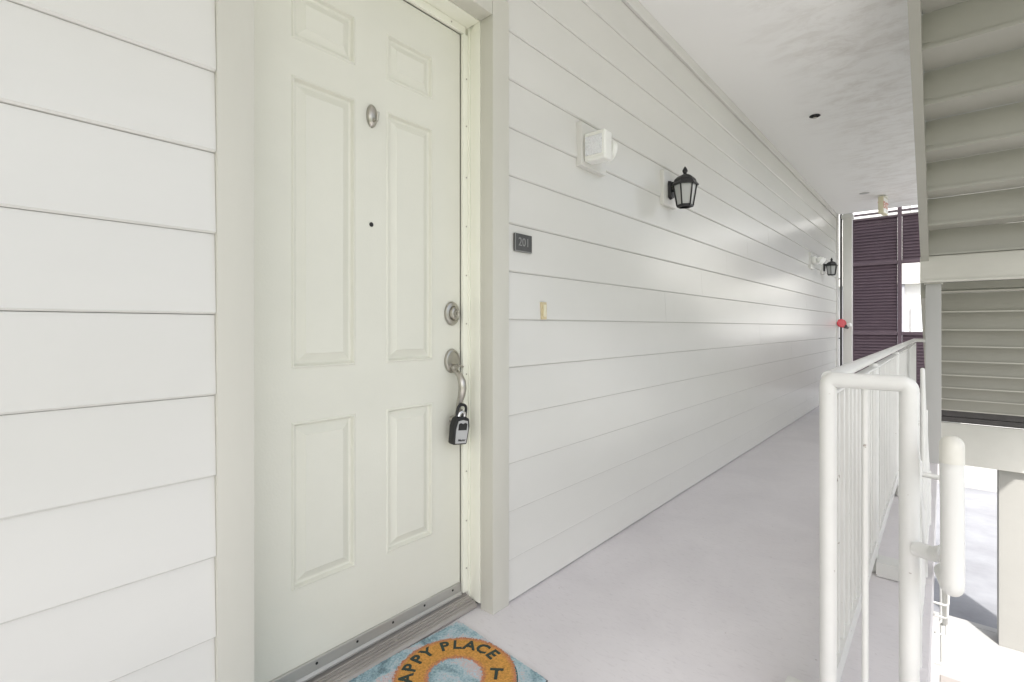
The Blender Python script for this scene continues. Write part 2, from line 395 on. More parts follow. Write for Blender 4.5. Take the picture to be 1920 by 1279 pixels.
# ------------------------------------------------------------------ setting: ground, floors, ceilings
FLZ, CEZ = 0.0, 2.944
EX = 0.1927           # exposure of one lap board
LAP0 = 1.131          # height of one of the lap lines
GZ = -3.05
def sheet(name, x0, x1, y0, y1, z, m):
    bm = bmesh.new(); bm.faces.new([bm.verts.new(p) for p in ((x0, y0, z), (x1, y0, z), (x1, y1, z), (x0, y1, z))])
    o = link(name, fin(bm, name), m); tag(o, kind='structure'); return o
sheet('ground', -600, 600, -600, 600, GZ - 0.135, 'grass')
sheet('parking_lot', -40, 60, 9.56, 18.0, GZ - 0.127, 'asphalt')
def sbox(name, x0, x1, y0, y1, z0, z1, m, bev=0.0):
    o = box(name, x0, x1, y0, y1, z0, z1, m, None, bev); tag(o, kind='structure'); return o
sbox('sidewalk', -6, 30, -8, 9.41, GZ - 0.5, GZ, 'concrete')
sbox('kerb', -6, 30, 9.414, 9.56, GZ - 0.5, GZ + 0.004, 'concrete', 0.012)
sbox('far_kerb', -40, 60, 18.0, 18.18, GZ - 0.5, GZ + 0.03, 'concrete', 0.015)
sbox('far_pavement', -40, 60, 18.184, 20.2, GZ - 0.5, GZ + 0.02, 'concrete')
# corridor floor slab with its stairwell edge, and the landing slabs that join it
bm = bmesh.new()
add_box(bm, -0.30, 1.285, -4.0, 11.05, -0.25, 0.0)
bmesh.ops.subdivide_edges(bm, edges=bm.edges[:], cuts=2)
o = link('corridor_floor', fin(bm, 'corridor_floor'), 'floor'); tag(o, kind='structure')
sbox('landing_floor', 1.288, 2.30, -4.0, 1.44, -0.25, -0.002, 'floor')
sbox('far_landing_floor', 1.288, 2.55, 9.06, 11.05, -0.19, -0.002, 'floor')
o = sbox('corridor_ceiling', -0.30, 1.175, -3.2, 9.66, CEZ, CEZ + 0.22, 'ceiling')
sbox('landing_ceiling', 1.150, 2.42, -3.2, 2.86, CEZ + 0.004, CEZ + 0.216, 'ceiling')
sbox('unseen_roof_slab', -6.0, 4.2, -3.2, 9.66, 5.95, 6.2, 'ceiling')  # unseen roof, overhang extended to keep the sun off the corridor

# ------------------------------------------------------------------ lapped siding wall
wall = thing('siding_wall', (0, 0, 0), 'long off-white wall of wide lapped boards beside the entry door', 'wall')
DO0, DO1, DOZ = 0.5215, 1.393, 2.296       # clear opening between the casings
CA0, CA1 = 0.437, 1.4865                   # outer edges of the casings
WEND = 9.63
box('sheathing', -0.20, -0.004, -3.95, CA0 + 0.07, 0.003, CEZ - 0.003, 'siding', wall)
box('sheathing', -0.20, -0.004, CA1 - 0.07, WEND - 0.02, 0.003, CEZ - 0.003, 'siding', wall)
box('sheathing', -0.198, -0.004, CA0 + 0.073, CA1 - 0.073, DOZ + 0.03, CEZ - 0.003, 'siding', wall)
upper = box('unseen_building_mass', -6.0, -0.21, -3.95, WEND - 0.05, 0.0, 5.94, 'stucco', wall)  # unseen solid mass behind the boards, added to stop light leaks and cast shade
def plank(y0, y1, z0, z1):
    x1 = 0.0145 + random.uniform(-0.0008, 0.0008); tp = 0.0045
    h1 = z1 - z0
    prof = [(0.0, z0), (x1 - 0.0055, z0), (x1, z0 + 0.0048), (x1 - (x1 - tp) * 0.5, z0 + h1 * 0.5), (tp, z1 - 0.0012), (0.0, z1 - 0.0012)]
    # split along the length so the board can waver a little
    n = max(2, int((y1 - y0) / 0.9)); bm = bmesh.new(); prev = None
    for i in range(n + 1):
        y = y0 + (y1 - y0) * i / n
        dz = 0.0012 * noise.noise(Vector((y * 0.9, z0 * 7, 3))); dx = 0.0008 * noise.noise(Vector((y * 0.8, z0 * 5, 9)))
        ring = [bm.verts.new((x + (dx if x > 0.001 else 0), y, z + (dz if k in (1, 2) else 0))) for k, (x, z) in enumerate(prof)]
        if prev:
            for k in range(6): bm.faces.new((prev[k], prev[(k + 1) % 6], ring[(k + 1) % 6], ring[k]))
        else: bm.faces.new(ring)
        prev = ring
    bm.faces.new(prev[::-1])
    link('plank', fin(bm, 'plank'), 'siding', wall)
rows = [(0.004, LAP0 - 5 * EX)]
k = -5
while LAP0 + (k + 1) * EX < 2.86:
    rows.append((LAP0 + k * EX, LAP0 + (k + 1) * EX)); k += 1
rows.append((LAP0 + k * EX, 2.868))
joints = {0: [3.06, 6.5], 1: [3.64, 7.2], 2: [4.17, 7.8], 3: [4.74, 8.3], 4: [2.9, 6.4], 5: [5.1], 6: [2.98, 6.6], 7: [3.6, 7.2], 8: [4.14, 7.8], 9: [4.7, 8.2], 10: [5.4], 11: [3.4, 7.0], 12: [5.9], 13: [4.4, 8.0], 14: [3.1, 6.7], 15: [5.0]}
for i, (z0, z1) in enumerate(rows):
    ys = [CA1 + 0.0025] + joints.get(i, [5.0]) + [WEND - 0.11]
    for a, b in zip(ys, ys[1:]): plank(a + 0.0007, b - 0.0007, z0, z1)
    jl = [-3.9, -2.2 + 0.35 * (i % 4), CA0 - 0.0002]
    for a, b in zip(jl, jl[1:]): plank(a + 0.0007, b - 0.0007, z0, z1)
    if z0 > DOZ + 0.09: plank(CA0 - 0.002, CA1 + 0.004, z0, z1)
box('frieze_board', 0.0, 0.022, -3.9, WEND - 0.11, 2.871, CEZ - 0.001, 'siding', wall, 0.002)
box('corner_board', -0.004, 0.030, WEND - 0.108, WEND + 0.022, 0.003, CEZ - 0.001, 'siding', wall, 0.003)
box('corner_board', -0.13, -0.006, WEND - 0.016, WEND + 0.020, 0.003, CEZ - 0.001, 'siding', wall, 0.003)

# ------------------------------------------------------------------ door frame, threshold, door
fr = thing('door_frame', (0, 0.95, 0), 'greyish cream painted casing and jamb around the entry door', 'door frame')
XF, XC, XD = 0.020, -0.046, -0.130          # casing front, back of casing return, door face
box('casing', XC, XF, CA0, DO0, 0.0, DOZ + 0.09, 'casing', fr, 0.003, 2)
box('casing', XC, XF, DO1, CA1, 0.0, DOZ + 0.09, 'casing', fr, 0.003, 2)
box('casing', XC, XF - 0.001, DO0 + 0.001, DO1 - 0.001, DOZ, DOZ + 0.088, 'casing', fr, 0.002, 2)
# stepped jambs: outer strip, moulding groove, inner strip
def jamb(side):
    s = 1 if side > 0 else -1
    y = DO1 if side > 0 else DO0
    def b(x0, x1, d0, d1):
        a, c = sorted((y + s * d0, y + s * d1)); box('jamb', x0, x1, a, c, 0.022, DOZ + 0.05, 'jamb', fr, 0.0025, 2)
    b(-0.082, XC - 0.001, -0.003, 0.03)
    b(-0.104, -0.083, 0.001, 0.03)
    b(-0.185, -0.105, -0.004, 0.03)
jamb(1); jamb(-1)
box('head_jamb', -0.185, XC - 0.001, DO0 + 0.002, DO1 - 0.004, DOZ - 0.003, DOZ + 0.05, 'jamb', fr, 0.002, 2)
ws = box('weatherstrip', -0.126, -0.112, 1.363, DO1 - 0.0045, 0.05, DOZ - 0.034, 'jamb', fr, 0.002, 2)
wt = box('weatherstrip', -0.126, -0.112, DO0 + 0.005, 1.376, DOZ - 0.033, DOZ - 0.004, 'jamb', fr, 0.002, 2)
wl = box('weatherstrip', -0.126, -0.112, DO0 + 0.0045, 0.552, 0.05, DOZ - 0.034, 'jamb', fr, 0.002, 2)
for i in range(11):
    z = 0.14 + i * 0.195 + random.uniform(-0.006, 0.006)
    lathe('nail', [(0.0001, 0.002), (0.003, 0.0016), (0.0034, 0)][::-1], (-0.1115, 1.3795, z), (1, 0, 0), 'nickel', ws, 8)
for i in range(4):
    lathe('nail', [(0.0001, 0.002), (0.003, 0.0016), (0.0034, 0)][::-1], (-0.1115, 0.70 + i * 0.2, DOZ - 0.018), (1, 0, 0), 'nickel', wt, 8)

th = thing('threshold', (-0.10, 0.95, 0), 'worn grey metal threshold under the entry door', 'threshold')
prism('sill', [(-0.185, 0.001), (-0.062, 0.001), (-0.060, 0.010), (-0.066, 0.019), (-0.128, 0.038), (-0.185, 0.038)], DO0 + 0.003, DO1 - 0.005, 'threshold', th)
for i in range(4):
    prism('ridge', [(-0.078 - i * 0.011, 0.0235 + i * 0.0034), (-0.0735 - i * 0.011, 0.0222 + i * 0.0034), (-0.074 - i * 0.011, 0.0255 + i * 0.0034), (-0.0775 - i * 0.011, 0.0266 + i * 0.0034)], DO0 + 0.006, DO1 - 0.008, 'threshold', th)
for y in (0.72, 1.03, 1.33):
    lathe('screw', [(0.0055, 0), (0.0055, 0.0018), (0.003, 0.0026), (0.0002, 0.0022)], (-0.094, y, 0.0285), (0.3, 0, 1), 'nickel', th, 12)

dr = thing('entry_door', (XD, 0.954, 0.045), 'pale cream six-panel entry door set back in its frame', 'door')
DY0, DY1, DZ0, DZ1 = 0.546, 1.362, 0.055, 2.262
PY = [(0.6853, 0.8966), (1.016, 1.2225)]
PZ = [(0.321, 0.819), (0.978, 1.845), (1.955, 2.115)]
def door_slab():
    o = base_of(dr); bm = bmesh.new()
    ys = sorted([DY0, DY1] + [v for p in PY for v in p]); zs = sorted([DZ0, DZ1] + [v for p in PZ for v in p])
    V = {}
    for y in ys:
        for z in zs: V[y, z] = bm.verts.new(Vector((XD, y, z)) - o)
    for a, b in zip(ys, ys[1:]):
        for c, d in zip(zs, zs[1:]):
            if (a, b) in PY and (c, d) in PZ: continue
            bm.faces.new((V[a, c], V[b, c], V[b, d], V[a, d]))
    xb = XD - 0.045
    q = [bm.verts.new(Vector((xb, y, z)) - o) for y, z in ((DY0, DZ0), (DY1, DZ0), (DY1, DZ1), (DY0, DZ1))]
    bm.faces.new(q)
    e = [[V[y, DZ0] for y in ys], [V[DY1, z] for z in zs], [V[y, DZ1] for y in ys][::-1], [V[DY0, z] for z in zs][::-1]]
    for i in range(4): bm.faces.new(e[i] + [q[(i + 1) % 4], q[i]])
    return link('slab', fin(bm, 'slab'), 'door', dr)
door_slab()
def door_panel(y0, y1, z0, z1):
    o = base_of(dr); bm = bmesh.new()
    prof = [(0, 0), (0.003, 0.0022), (0.0065, 0.0024), (0.0095, -0.0012), (0.012, -0.0065), (0.015, -0.0078), (0.020, -0.0078), (0.040, -0.0012), (0.0435, 0.0006), (0.0455, 0.0006)]
    rings = []
    for ins, dx in prof:
        rings.append([bm.verts.new(Vector((XD + dx * 1.45, y, z)) - o) for y, z in ((y0 + ins, z0 + ins), (y1 - ins, z0 + ins), (y1 - ins, z1 - ins), (y0 + ins, z1 - ins))])
    for a, b in zip(rings, rings[1:]):
        for k in range(4): bm.faces.new((a[k], a[(k + 1) % 4], b[(k + 1) % 4], b[k]))
    bm.faces.new(rings[-1])
    link('panel', fin(bm, 'panel'), 'door', dr)
for p in PY:
    for q in PZ: door_panel(*p, *q)
sw = box('door_sweep', XD - 0.002, XD + 0.009, DY0 + 0.004, DY1 - 0.003, 0.052, 0.092, 'alu', dr, 0.002)
prism('drip_lip', [(XD + 0.0095, 0.058), (XD + 0.016, 0.050), (XD + 0.016, 0.045), (XD + 0.0095, 0.050)], DY0 + 0.005, DY1 - 0.004, 'alu', sw)
box('sweep_rubber', XD - 0.001, XD + 0.006, DY0 + 0.005, DY1 - 0.004, 0.0385, 0.0515, 'rubber', sw)
for i in range(6):
    lathe('screw', [(0.0042, 0), (0.0042, 0.0012), (0.0002, 0.0018)], (XD + 0.0092, 0.62 + i * 0.139, 0.078), (1, 0, 0), 'rubber', sw, 10)
# deadbolt
YH = 1.3165
AX = (1, 0, 0)
db = lathe('deadbolt', [(0.046, 0), (0.047, 0.004), (0.044, 0.009), (0.036, 0.012), (0.029, 0.0125), (0.027, 0.010), (0.0255, 0.010)], (XD + 0.0005, YH, 1.154), AX, 'nickel', dr, 36, 0.80)
lathe('cylinder_guard', [(0.0255, 0), (0.0255, 0.010), (0.023, 0.016), (0.018, 0.018), (0.016, 0.0165), (0.0155, 0.0165)], (XD + 0.010, YH, 1.154), AX, 'nickel', db, 32, 0.85)
kp = lathe('key_plug', [(0.0125, 0), (0.0125, 0.008), (0.0115, 0.0095), (0.0002, 0.0095)], (XD + 0.0200, YH, 1.154), AX, 'nickel', db, 24, 0.85)
box('keyhole', XD + 0.0296, XD + 0.0300, YH - 0.0012, YH + 0.0012, 1.148, 1.160, 'dark', db)
# handle set
hp = lathe('handle_plate', [(0.0465, 0), (0.0475, 0.004), (0.0445, 0.010), (0.038, 0.012), (0.0365, 0.009), (0.0002, 0.0095)], (XD + 0.0005, YH, 0.969), AX, 'nickel', dr, 36, 0.80)
lathe('boss', [(0.015, 0), (0.015, 0.010), (0.011, 0.016), (0.0002, 0.017)], (XD + 0.009, YH, 0.944), AX, 'nickel', hp, 20)
tube('thumb_latch', bend([(XD + 0.018, YH, 0.952), (XD + 0.040, YH, 0.957), (XD + 0.062, YH + 0.001, 0.949)], 0.01), [0.004, 0.004, 0.0045, 0.005, 0.006, 0.007, 0.0075, 0.008, 0.008], 'nickel', hp, 12, 0.5)
gp = [(XD + 0.012, YH, 0.940), (XD + 0.030, YH, 0.929), (XD + 0.049, YH, 0.913), (XD + 0.060, YH, 0.892), (XD + 0.063, YH, 0.868), (XD + 0.058, YH, 0.842), (XD + 0.049, YH, 0.818), (XD + 0.041, YH, 0.797), (XD + 0.036, YH, 0.775), (XD + 0.026, YH, 0.755), (XD + 0.006, YH, 0.745)]
tube('grip', gp, [0.008, 0.010, 0.0125, 0.0150, 0.0158, 0.0145, 0.012, 0.010, 0.009, 0.0095, 0.012], 'nickel', hp, 18)
lathe('grip_foot', [(0.013, 0), (0.013, 0.004), (0.010, 0.007), (0.0002, 0.008)], (XD + 0.0005, YH, 0.742), AX, 'nickel', hp, 24)
# peephole and hook
lathe('peephole', [(0.0075, 0), (0.0078, 0.0015), (0.006, 0.0028), (0.0048, 0.0012), (0.0002, 0.0008)], (XD + 0.0003, 0.956, 1.445), AX, 'dark', dr, 20)
hk = lathe('wreath_hook', [(0.038, 0), (0.0385, 0.004), (0.034, 0.010), (0.022, 0.015), (0.0002, 0.017)], (XD + 0.0004, 0.9565, 1.808), AX, 'nickel', dr, 32, 0.52)
tube('hook', bend([(XD + 0.012, 0.9565, 1.800), (XD + 0.020, 0.9565, 1.783), (XD + 0.036, 0.9565, 1.786), (XD + 0.040, 0.9565, 1.812)], 0.012), 0.0042, 'nickel', hk, 12)

# key safe hanging from the grip
lb = thing('key_lockbox', (-0.083, 1.305, 0.655), 'black and grey combination key lockbox hanging from the door handle', 'lockbox')
lb.rotation_euler = (R(-6), R(4), R(-4))
def loc_link(name, bm, m, parent, ang=40):
    return link(name, fin(bm, name, ang), m, parent)
bm = bmesh.new()
outl = [(-0.034, 0.006), (-0.030, 0.0), (0.030, 0.0), (0.034, 0.006), (0.0375, 0.070), (0.030, 0.098), (0.016, 0.106), (-0.016, 0.106), (-0.030, 0.098), (-0.0375, 0.070)]
A = [bm.verts.new((-0.016, y, z)) for y, z in outl]; B = [bm.verts.new((0.016, y, z)) for y, z in outl]
bm.faces.new(A); bm.faces.new(B[::-1])
for k in range(10): bm.faces.new((A[k], A[(k + 1) % 10], B[(k + 1) % 10], B[k]))
bmesh.ops.bevel(bm, geom=bm.edges[:], offset=0.004, segments=2, profile=0.6, affect='EDGES')
body = loc_link('body', bm, 'black', lb)
bm = bmesh.new()
o2 = [(-0.026, 0.006), (0.026, 0.006), (0.029, 0.060), (0.022, 0.090), (0.0, 0.094), (-0.022, 0.090), (-0.029, 0.060)]
A = [bm.verts.new((0.0155, y, z)) for y, z in o2]; B = [bm.verts.new((0.0185, y, z)) for y, z in o2]
bm.faces.new(A); bm.faces.new(B[::-1])
for k in range(7): bm.faces.new((A[k], A[(k + 1) % 7], B[(k + 1) % 7], B[k]))
face = loc_link('faceplate', bm, 'lockgrey', lb)
bm = bmesh.new()
o3 = [(-0.020, 0.056), (0.020, 0.056), (0.021, 0.079), (0.012, 0.084), (0.0, 0.080), (-0.012, 0.084), (-0.021, 0.079)]
A = [bm.verts.new((0.018, y, z)) for y, z in o3]; B = [bm.verts.new((0.0198, y, z)) for y, z in o3]
bm.faces.new(A); bm.faces.new(B[::-1])
for k in range(7): bm.faces.new((A[k], A[(k + 1) % 7], B[(k + 1) % 7], B[k]))
loc_link('dial_cover', bm, 'black', face)
bm = bmesh.new()
tube_bm(bm, bend([(0, -0.021, 0.095), (0, -0.021, 0.150), (0, 0.021, 0.150), (0, 0.021, 0.095)], 0.021, 8), 0.0055, 14)
sh = loc_link('shackle', bm, 'black', lb)
bm = bmesh.new(); tube_bm(bm, [(0.002, -0.013, 0.106), (0.002, -0.011, 0.118), (0.002, 0.0, 0.124), (0.002, 0.011, 0.118), (0.002, 0.013, 0.106)], 0.0085, 14)
loc_link('shackle_cover', bm, 'steel', lb)
me_t = text_mesh('brand_print', 'Master', 0.013, 'black', Matrix.Identity(4), None, 0.0004, 0.25, 0.0003)
me_t.data.transform(frame_mat((0.0187, 0.002, 0.018), (0, 1, 0), (0, 0, 1))); me_t.parent = face

# ------------------------------------------------------------------ things on the wall
pl = thing('house_number_plaque', (0.012, 1.579, 1.445), 'small dark grey plaque numbered 201 right of the door casing', 'sign')
box('plate', 0.011, 0.019, 1.524, 1.634, 1.409, 1.482, 'plaque', pl, 0.003, 2)
box('rim', 0.0185, 0.0202, 1.5245, 1.6335, 1.4095, 1.4125, 'silverprint', pl)
box('rim', 0.0185, 0.0202, 1.5245, 1.5275, 1.413, 1.4815, 'silverprint', pl)
text_mesh('number', '201', 0.048, 'silverprint', frame_mat((0.0198, 1.580, 1.447), (0, 1, 0), (0, 0, 1)), pl, 0.0012)
bl = thing('doorbell', (0.012, 1.717, 1.135), 'narrow brass doorbell with cream button on the siding', 'doorbell')
box('case', 0.009, 0.020, 1.699, 1.736, 1.134, 1.209, 'brass', bl, 0.003, 2)
box('button', 0.0195, 0.026, 1.710, 1.725, 1.146, 1.198, 'cream', bl, 0.003, 2)

def emergency_light(name, y, label, swivel):
    t = thing(name, (0.0, y, 1.864), label, 'emergency light', 'emergency lights on the siding wall')
    box('mounting_block', 0.006, 0.036, y, y + 0.225, 1.864, 2.070, 'siding', t, 0.003, 2)
    if not swivel:
        bd = box('housing', 0.037, 0.150, y + 0.018, y + 0.088, 1.880, 2.015, 'whiteplastic', t, 0.016, 3)
        bz = box('lens_bezel', 0.043, 0.144, y + 0.0145, y + 0.019, 1.893, 1.999, 'whiteplastic', t, 0.004, 2)
        box('lens', 0.050, 0.137, y + 0.0125, y + 0.0146, 1.904, 1.992, 'lens', bz, 0.004, 2)
        lathe('lamp_head', [(0.020, 0), (0.034, 0.006), (0.045, 0.016), (0.048, 0.030), (0.048, 0.036), (0.042, 0.040), (0.0002, 0.041)], (0.098, y + 0.112, 1.950), (0.5, 1, -0.1), 'whiteplastic', t, 28)
        tube('lamp_neck', [(0.085, y + 0.07, 1.955), (0.104, y + 0.12, 1.951)], 0.012, 'whiteplastic', t)
    else:
        box('housing', 0.037, 0.085, y + 0.02, y + 0.20, 1.925, 2.012, 'whiteplastic', t, 0.012, 3)
        for dy in (0.045, 0.175):
            tube('lamp_neck', [(0.08, y + dy, 1.975), (0.105, y + dy, 1.980)], 0.012, 'whiteplastic', t)
            lathe('lamp_head', [(0.020, 0), (0.036, 0.012), (0.042, 0.03), (0.046, 0.05), (0.046, 0.056), (0.0002, 0.058)], (0.100, y + dy, 1.985), (0.75, -0.1, -0.55), 'whiteplastic', t, 24)
emergency_light('emergency_light', 1.985, 'white twin-head emergency light with square prismatic lens nearest the door', False)
emergency_light('emergency_light', 7.36, 'far white emergency light with swivel heads beside the distant lantern', True)

def lantern(y, label):
    t = thing('wall_lantern', (0.0, y, 1.86), label, 'lantern', 'black lanterns on the siding wall')
    box('mounting_block', 0.006, 0.034, y - 0.085, y + 0.105, 1.855, 2.062, 'siding', t, 0.003, 2)
    o = base_of(t)
    # shield-shaped back plate
    prof = [(-0.030, 1.905), (0.0, 1.893), (0.030, 1.905), (0.034, 1.985), (0.026, 2.006), (-0.026, 2.006), (-0.034, 1.985)]
    bm = bmesh.new()
    A = [bm.verts.new(Vector((0.0345, y + a, z)) - o) for a, z in prof]; B = [bm.verts.new(Vector((0.052, y + a * 0.9, z + (1.95 - z) * 0.08)) - o) for a, z in prof]
    bm.faces.new(A); bm.faces.new(B[::-1])
    for k in range(7): bm.faces.new((A[k], A[(k + 1) % 7], B[(k + 1) % 7], B[k]))
    bp_ = link('back_plate', fin(bm, 'back_plate'), 'black', t)
    lathe('knob', [(0.007, 0), (0.007, 0.006), (0.0002, 0.009)], (0.0515, y, 1.945), (1, 0, 0), 'black', bp_, 14)
    box('arm', 0.050, 0.140, y - 0.010, y + 0.010, 1.979, 2.000, 'black', t, 0.003, 2)
    cx = 0.130; S6 = 6; rot = R(30)
    def hexring(bm, r, z): return [bm.verts.new(Vector((cx + r * math.cos(rot + math.pi / 3 * k), y + r * math.sin(rot + math.pi / 3 * k), z)) - o) for k in range(6)]
    def hexlathe(name, prof, m, parent):
        bm = bmesh.new(); rs = [hexring(bm, r, z) for r, z in prof]
        for a, b in zip(rs, rs[1:]):
            for k in range(6): bm.faces.new((a[k], a[(k + 1) % 6], b[(k + 1) % 6], b[k]))
        bm.faces.new(rs[0][::-1]); bm.faces.new(rs[-1]); return link(name, fin(bm, name), m, parent)
    roof = hexlathe('roof', [(0.066, 1.967), (0.080, 1.964), (0.082, 1.970), (0.074, 1.980), (0.068, 1.986), (0.062, 2.004), (0.044, 2.020), (0.022, 2.030), (0.016, 2.033)], 'black', t)
    lathe('finial', [(0.012, 0), (0.009, 0.008), (0.015, 0.018), (0.016, 0.026), (0.009, 0.040), (0.0004, 0.052)], (cx, y, 2.031), (0, 0, 1), 'black', roof, 18)
    cage = hexlathe('cage_rim', [(0.046, 1.833), (0.050, 1.836), (0.049, 1.846), (0.047, 1.848), (0.034, 1.848), (0.034, 1.833)], 'black', t)
    for k in range(6):
        a = rot + math.pi / 3 * k
        tube('cage_bar', [(cx + 0.0475 * math.cos(a), y + 0.0475 * math.sin(a), 1.842), (cx + 0.068 * math.cos(a), y + 0.068 * math.sin(a), 1.969)], 0.0048, 'black', t, 8)
        a2 = a + math.pi / 3
        bm = bmesh.new()
        for s_ in (0.985,):
            q = [(0.046 * s_, a, 1.849), (0.046 * s_, a2, 1.849), (0.066 * s_, a2, 1.966), (0.066 * s_, a, 1.966)]
            vo = [bm.verts.new(Vector((cx + r * math.cos(b), y + r * math.sin(b), z)) - o) for r, b, z in q]
            vi = [bm.verts.new(Vector((cx + (r - 0.003) * math.cos(b), y + (r - 0.003) * math.sin(b), z)) - o) for r, b, z in q]
            bm.faces.new(vo); bm.faces.new(vi[::-1])
            for j in range(4): bm.faces.new((vo[j], vo[(j + 1) % 4], vi[(j + 1) % 4], vi[j]))
        link('pane', fin(bm, 'pane'), 'frosted', t)
lantern(2.99, 'black hexagonal lantern with frosted panes, nearer of the two')
lantern(8.26, 'black hexagonal lantern at the far end of the wall')

# ------------------------------------------------------------------ ceiling fittings, far end of the corridor
sp = thing('ceiling_sprinkler', (0.475, 5.01, CEZ - 0.012), 'black recessed sprinkler cup in the stained ceiling', 'sprinkler')
lathe('rim', [(0.040, 0), (0.043, 0.004), (0.036, 0.008), (0.030, 0.007), (0.0295, 0.001), (0.0002, 0.001)], (0.475, 5.01, CEZ - 0.0005), (0, 0, -1), 'dark', sp, 24)
lathe('deflector', [(0.010, 0), (0.010, 0.016), (0.018, 0.018), (0.018, 0.020), (0.0002, 0.021)], (0.475, 5.01, CEZ - 0.001), (0, 0, -1), 'nickel', sp, 16)
sp2 = thing('ceiling_cover', (0.50, 8.35, CEZ - 0.006), 'flat grey sprinkler cover on the ceiling near the exit sign', 'sprinkler')
lathe('cover', [(0.050, 0), (0.052, 0.003), (0.046, 0.006), (0.0002, 0.007)], (0.50, 8.35, CEZ - 0.0005), (0, 0, -1), 'lockgrey', sp2, 24)
lathe('ring', [(0.058, 0), (0.058, 0.002), (0.053, 0.0025)], (0.50, 8.35, CEZ - 0.0004), (0, 0, -1), 'nickel', sp2, 24)

ex = thing('exit_sign', (0.68, 8.72, CEZ), 'cream exit sign with red letters hanging from the ceiling', 'sign')
ex.rotation_euler = (0, 0, R(-8))
def lb_box(name, x0, x1, y0, y1, z0, z1, m, parent, bev=0.003):
    bm = bmesh.new(); add_box(bm, x0, x1, y0, y1, z0, z1)
    if bev: bmesh.ops.bevel(bm, geom=bm.edges[:], offset=bev, segments=2, affect='EDGES')
    return link(name, fin(bm, name, 40), m, parent)
lb_box('canopy', -0.045, 0.045, -0.07, 0.07, -0.022, 0.0, 'whiteplastic', ex)
lb_box('case', -0.030, 0.030, -0.13, 0.13, -0.255, -0.023, 'cream', ex, 0.006)
for s_ in (1, -1):
    lb_box('face_panel', *sorted((s_ * 0.0295, s_ * 0.032)), -0.120, 0.120, -0.243, -0.036, 'whiteplastic', ex, 0.001)
    tx = text_mesh('lettering', 'EXIT', 0.125, 'redprint', Matrix.Identity(4), None, 0.0008, 0, 0.004)
    tx.data.transform(frame_mat((s_ * 0.0324, 0, -0.142), (0, s_, 0), (0, 0, 1))); tx.parent = ex

pc = thing('corner_post', (0.13, 9.80, 0), 'cream square post at the far end of the siding wall', 'post')
box('shaft', 0.070, 0.196, 9.74, 9.87, 0.0, CEZ + 0.20, 'fascia', pc, 0.006, 2)
box('trim_cap', 0.055, 0.211, 9.725, 9.885, CEZ - 0.06, CEZ - 0.005, 'fascia', pc, 0.004, 2)
fp = thing('standpipe', (0.035, 9.78, 0), 'dark standpipe with red valve wheel beside the far post', 'pipe')
tube('riser_pipe', [(0.046, 9.76, 0.0), (0.046, 9.76, CEZ + 0.2)], 0.017, 'darkmetal', fp, 18)
for z in (0.92, 1.90):
    tube('pipe_clamp', [(-0.055, 9.70, z), (0.03, 9.75, z)], 0.010, 'darkmetal', fp, 8)
tube('valve_body', [(0.035, 9.78, 1.14), (0.035, 9.62, 1.14), (0.11, 9.60, 1.12)], 0.030, 'red', fp, 14)
vw = lathe('valve_wheel', [(0.060, 0), (0.070, 0.006), (0.070, 0.016), (0.060, 0.022), (0.03, 0.018), (0.0002, 0.020)], (0.075, 9.56, 1.165), (0.45, -0.8, 0.25), 'red', fp, 24)
tube('hose_cap', [(0.125, 9.58, 1.115), (0.165, 9.56, 1.105)], 0.032, 'darkmetal', fp, 16)
tube('cap_rim', [(0.166, 9.56, 1.135), (0.205, 9.545, 1.145)], 0.030, 'whiteplastic', fp, 16)

# plum louvred screen closing the end of the corridor
SY = 10.9
ps = thing('privacy_screen', (0.9, SY, 0), 'dark plum louvred screen across the far end of the corridor', 'screen')
ST = 3.045
MUL = (0.722, 0.780)
def member(x0, x1, z0, z1, d=0.045): box('frame_member', x0, x1, SY - d, SY + 0.03, z0, z1, 'screen', ps, 0.003)
member(0.02, 0.06, 0.0, ST)
member(MUL[0], MUL[1], 0.0, CEZ + 0.6)
member(2.0, 2.06, 0.0, ST)
for a, b in ((0.062, MUL[0] - 0.002), (MUL[1] + 0.002, 1.998)):
    for z0, z1 in ((ST - 0.03, ST), (2.20, 2.262), (0.965, 1.025), (0.0, 0.06)):
        member(a, b, z0, z1, 0.040)
    box('cap_rail', a - 0.0, b, SY - 0.055, SY + 0.06, ST + 0.062, ST + 0.085, 'screen', ps, 0.002)
    box('cap_flashing', a, b, SY - 0.050, SY + 0.05, ST + 0.0005, ST + 0.012, 'whiteplastic', ps, 0.001)
slat_mesh = {}
def slat(a, b, z):
    key = round(b - a, 3)
    if key not in slat_mesh:
        bm = bmesh.new(); L_ = b - a; pr = [(-0.026, -0.027), (-0.020, -0.031), (0.018, 0.024), (0.012, 0.028)]
        A = [bm.verts.new((0, y, z_)) for y, z_ in pr]; B = [bm.verts.new((L_, y, z_)) for y, z_ in pr]
        bm.faces.new(A); bm.faces.new(B[::-1])
        for k in range(4): bm.faces.new((A[k], A[(k + 1) % 4], B[(k + 1) % 4], B[k]))
        me = fin(bm, 'slat'); me.materials.append(M['screen']); slat_mesh[key] = me
    o = bpy.data.objects.new('slat', slat_mesh[key]); COL.objects.link(o); o.parent = ps
    o.location = Vector((a, SY, z)) - ps.location
PIT = 0.052
for a, b, spans in ((0.064, MUL[0] - 0.004, ((0.06, 0.965), (1.025, 2.20), (2.262, ST - 0.03))), (MUL[1] + 0.004, 1.996, ((0.06, 0.965), (2.262, ST - 0.03)))):
    for z0, z1 in spans:
        n = int((z1 - z0) / PIT)
        for i in range(n): slat(a, b, z0 + (i + 0.5) * (z1 - z0) / n)

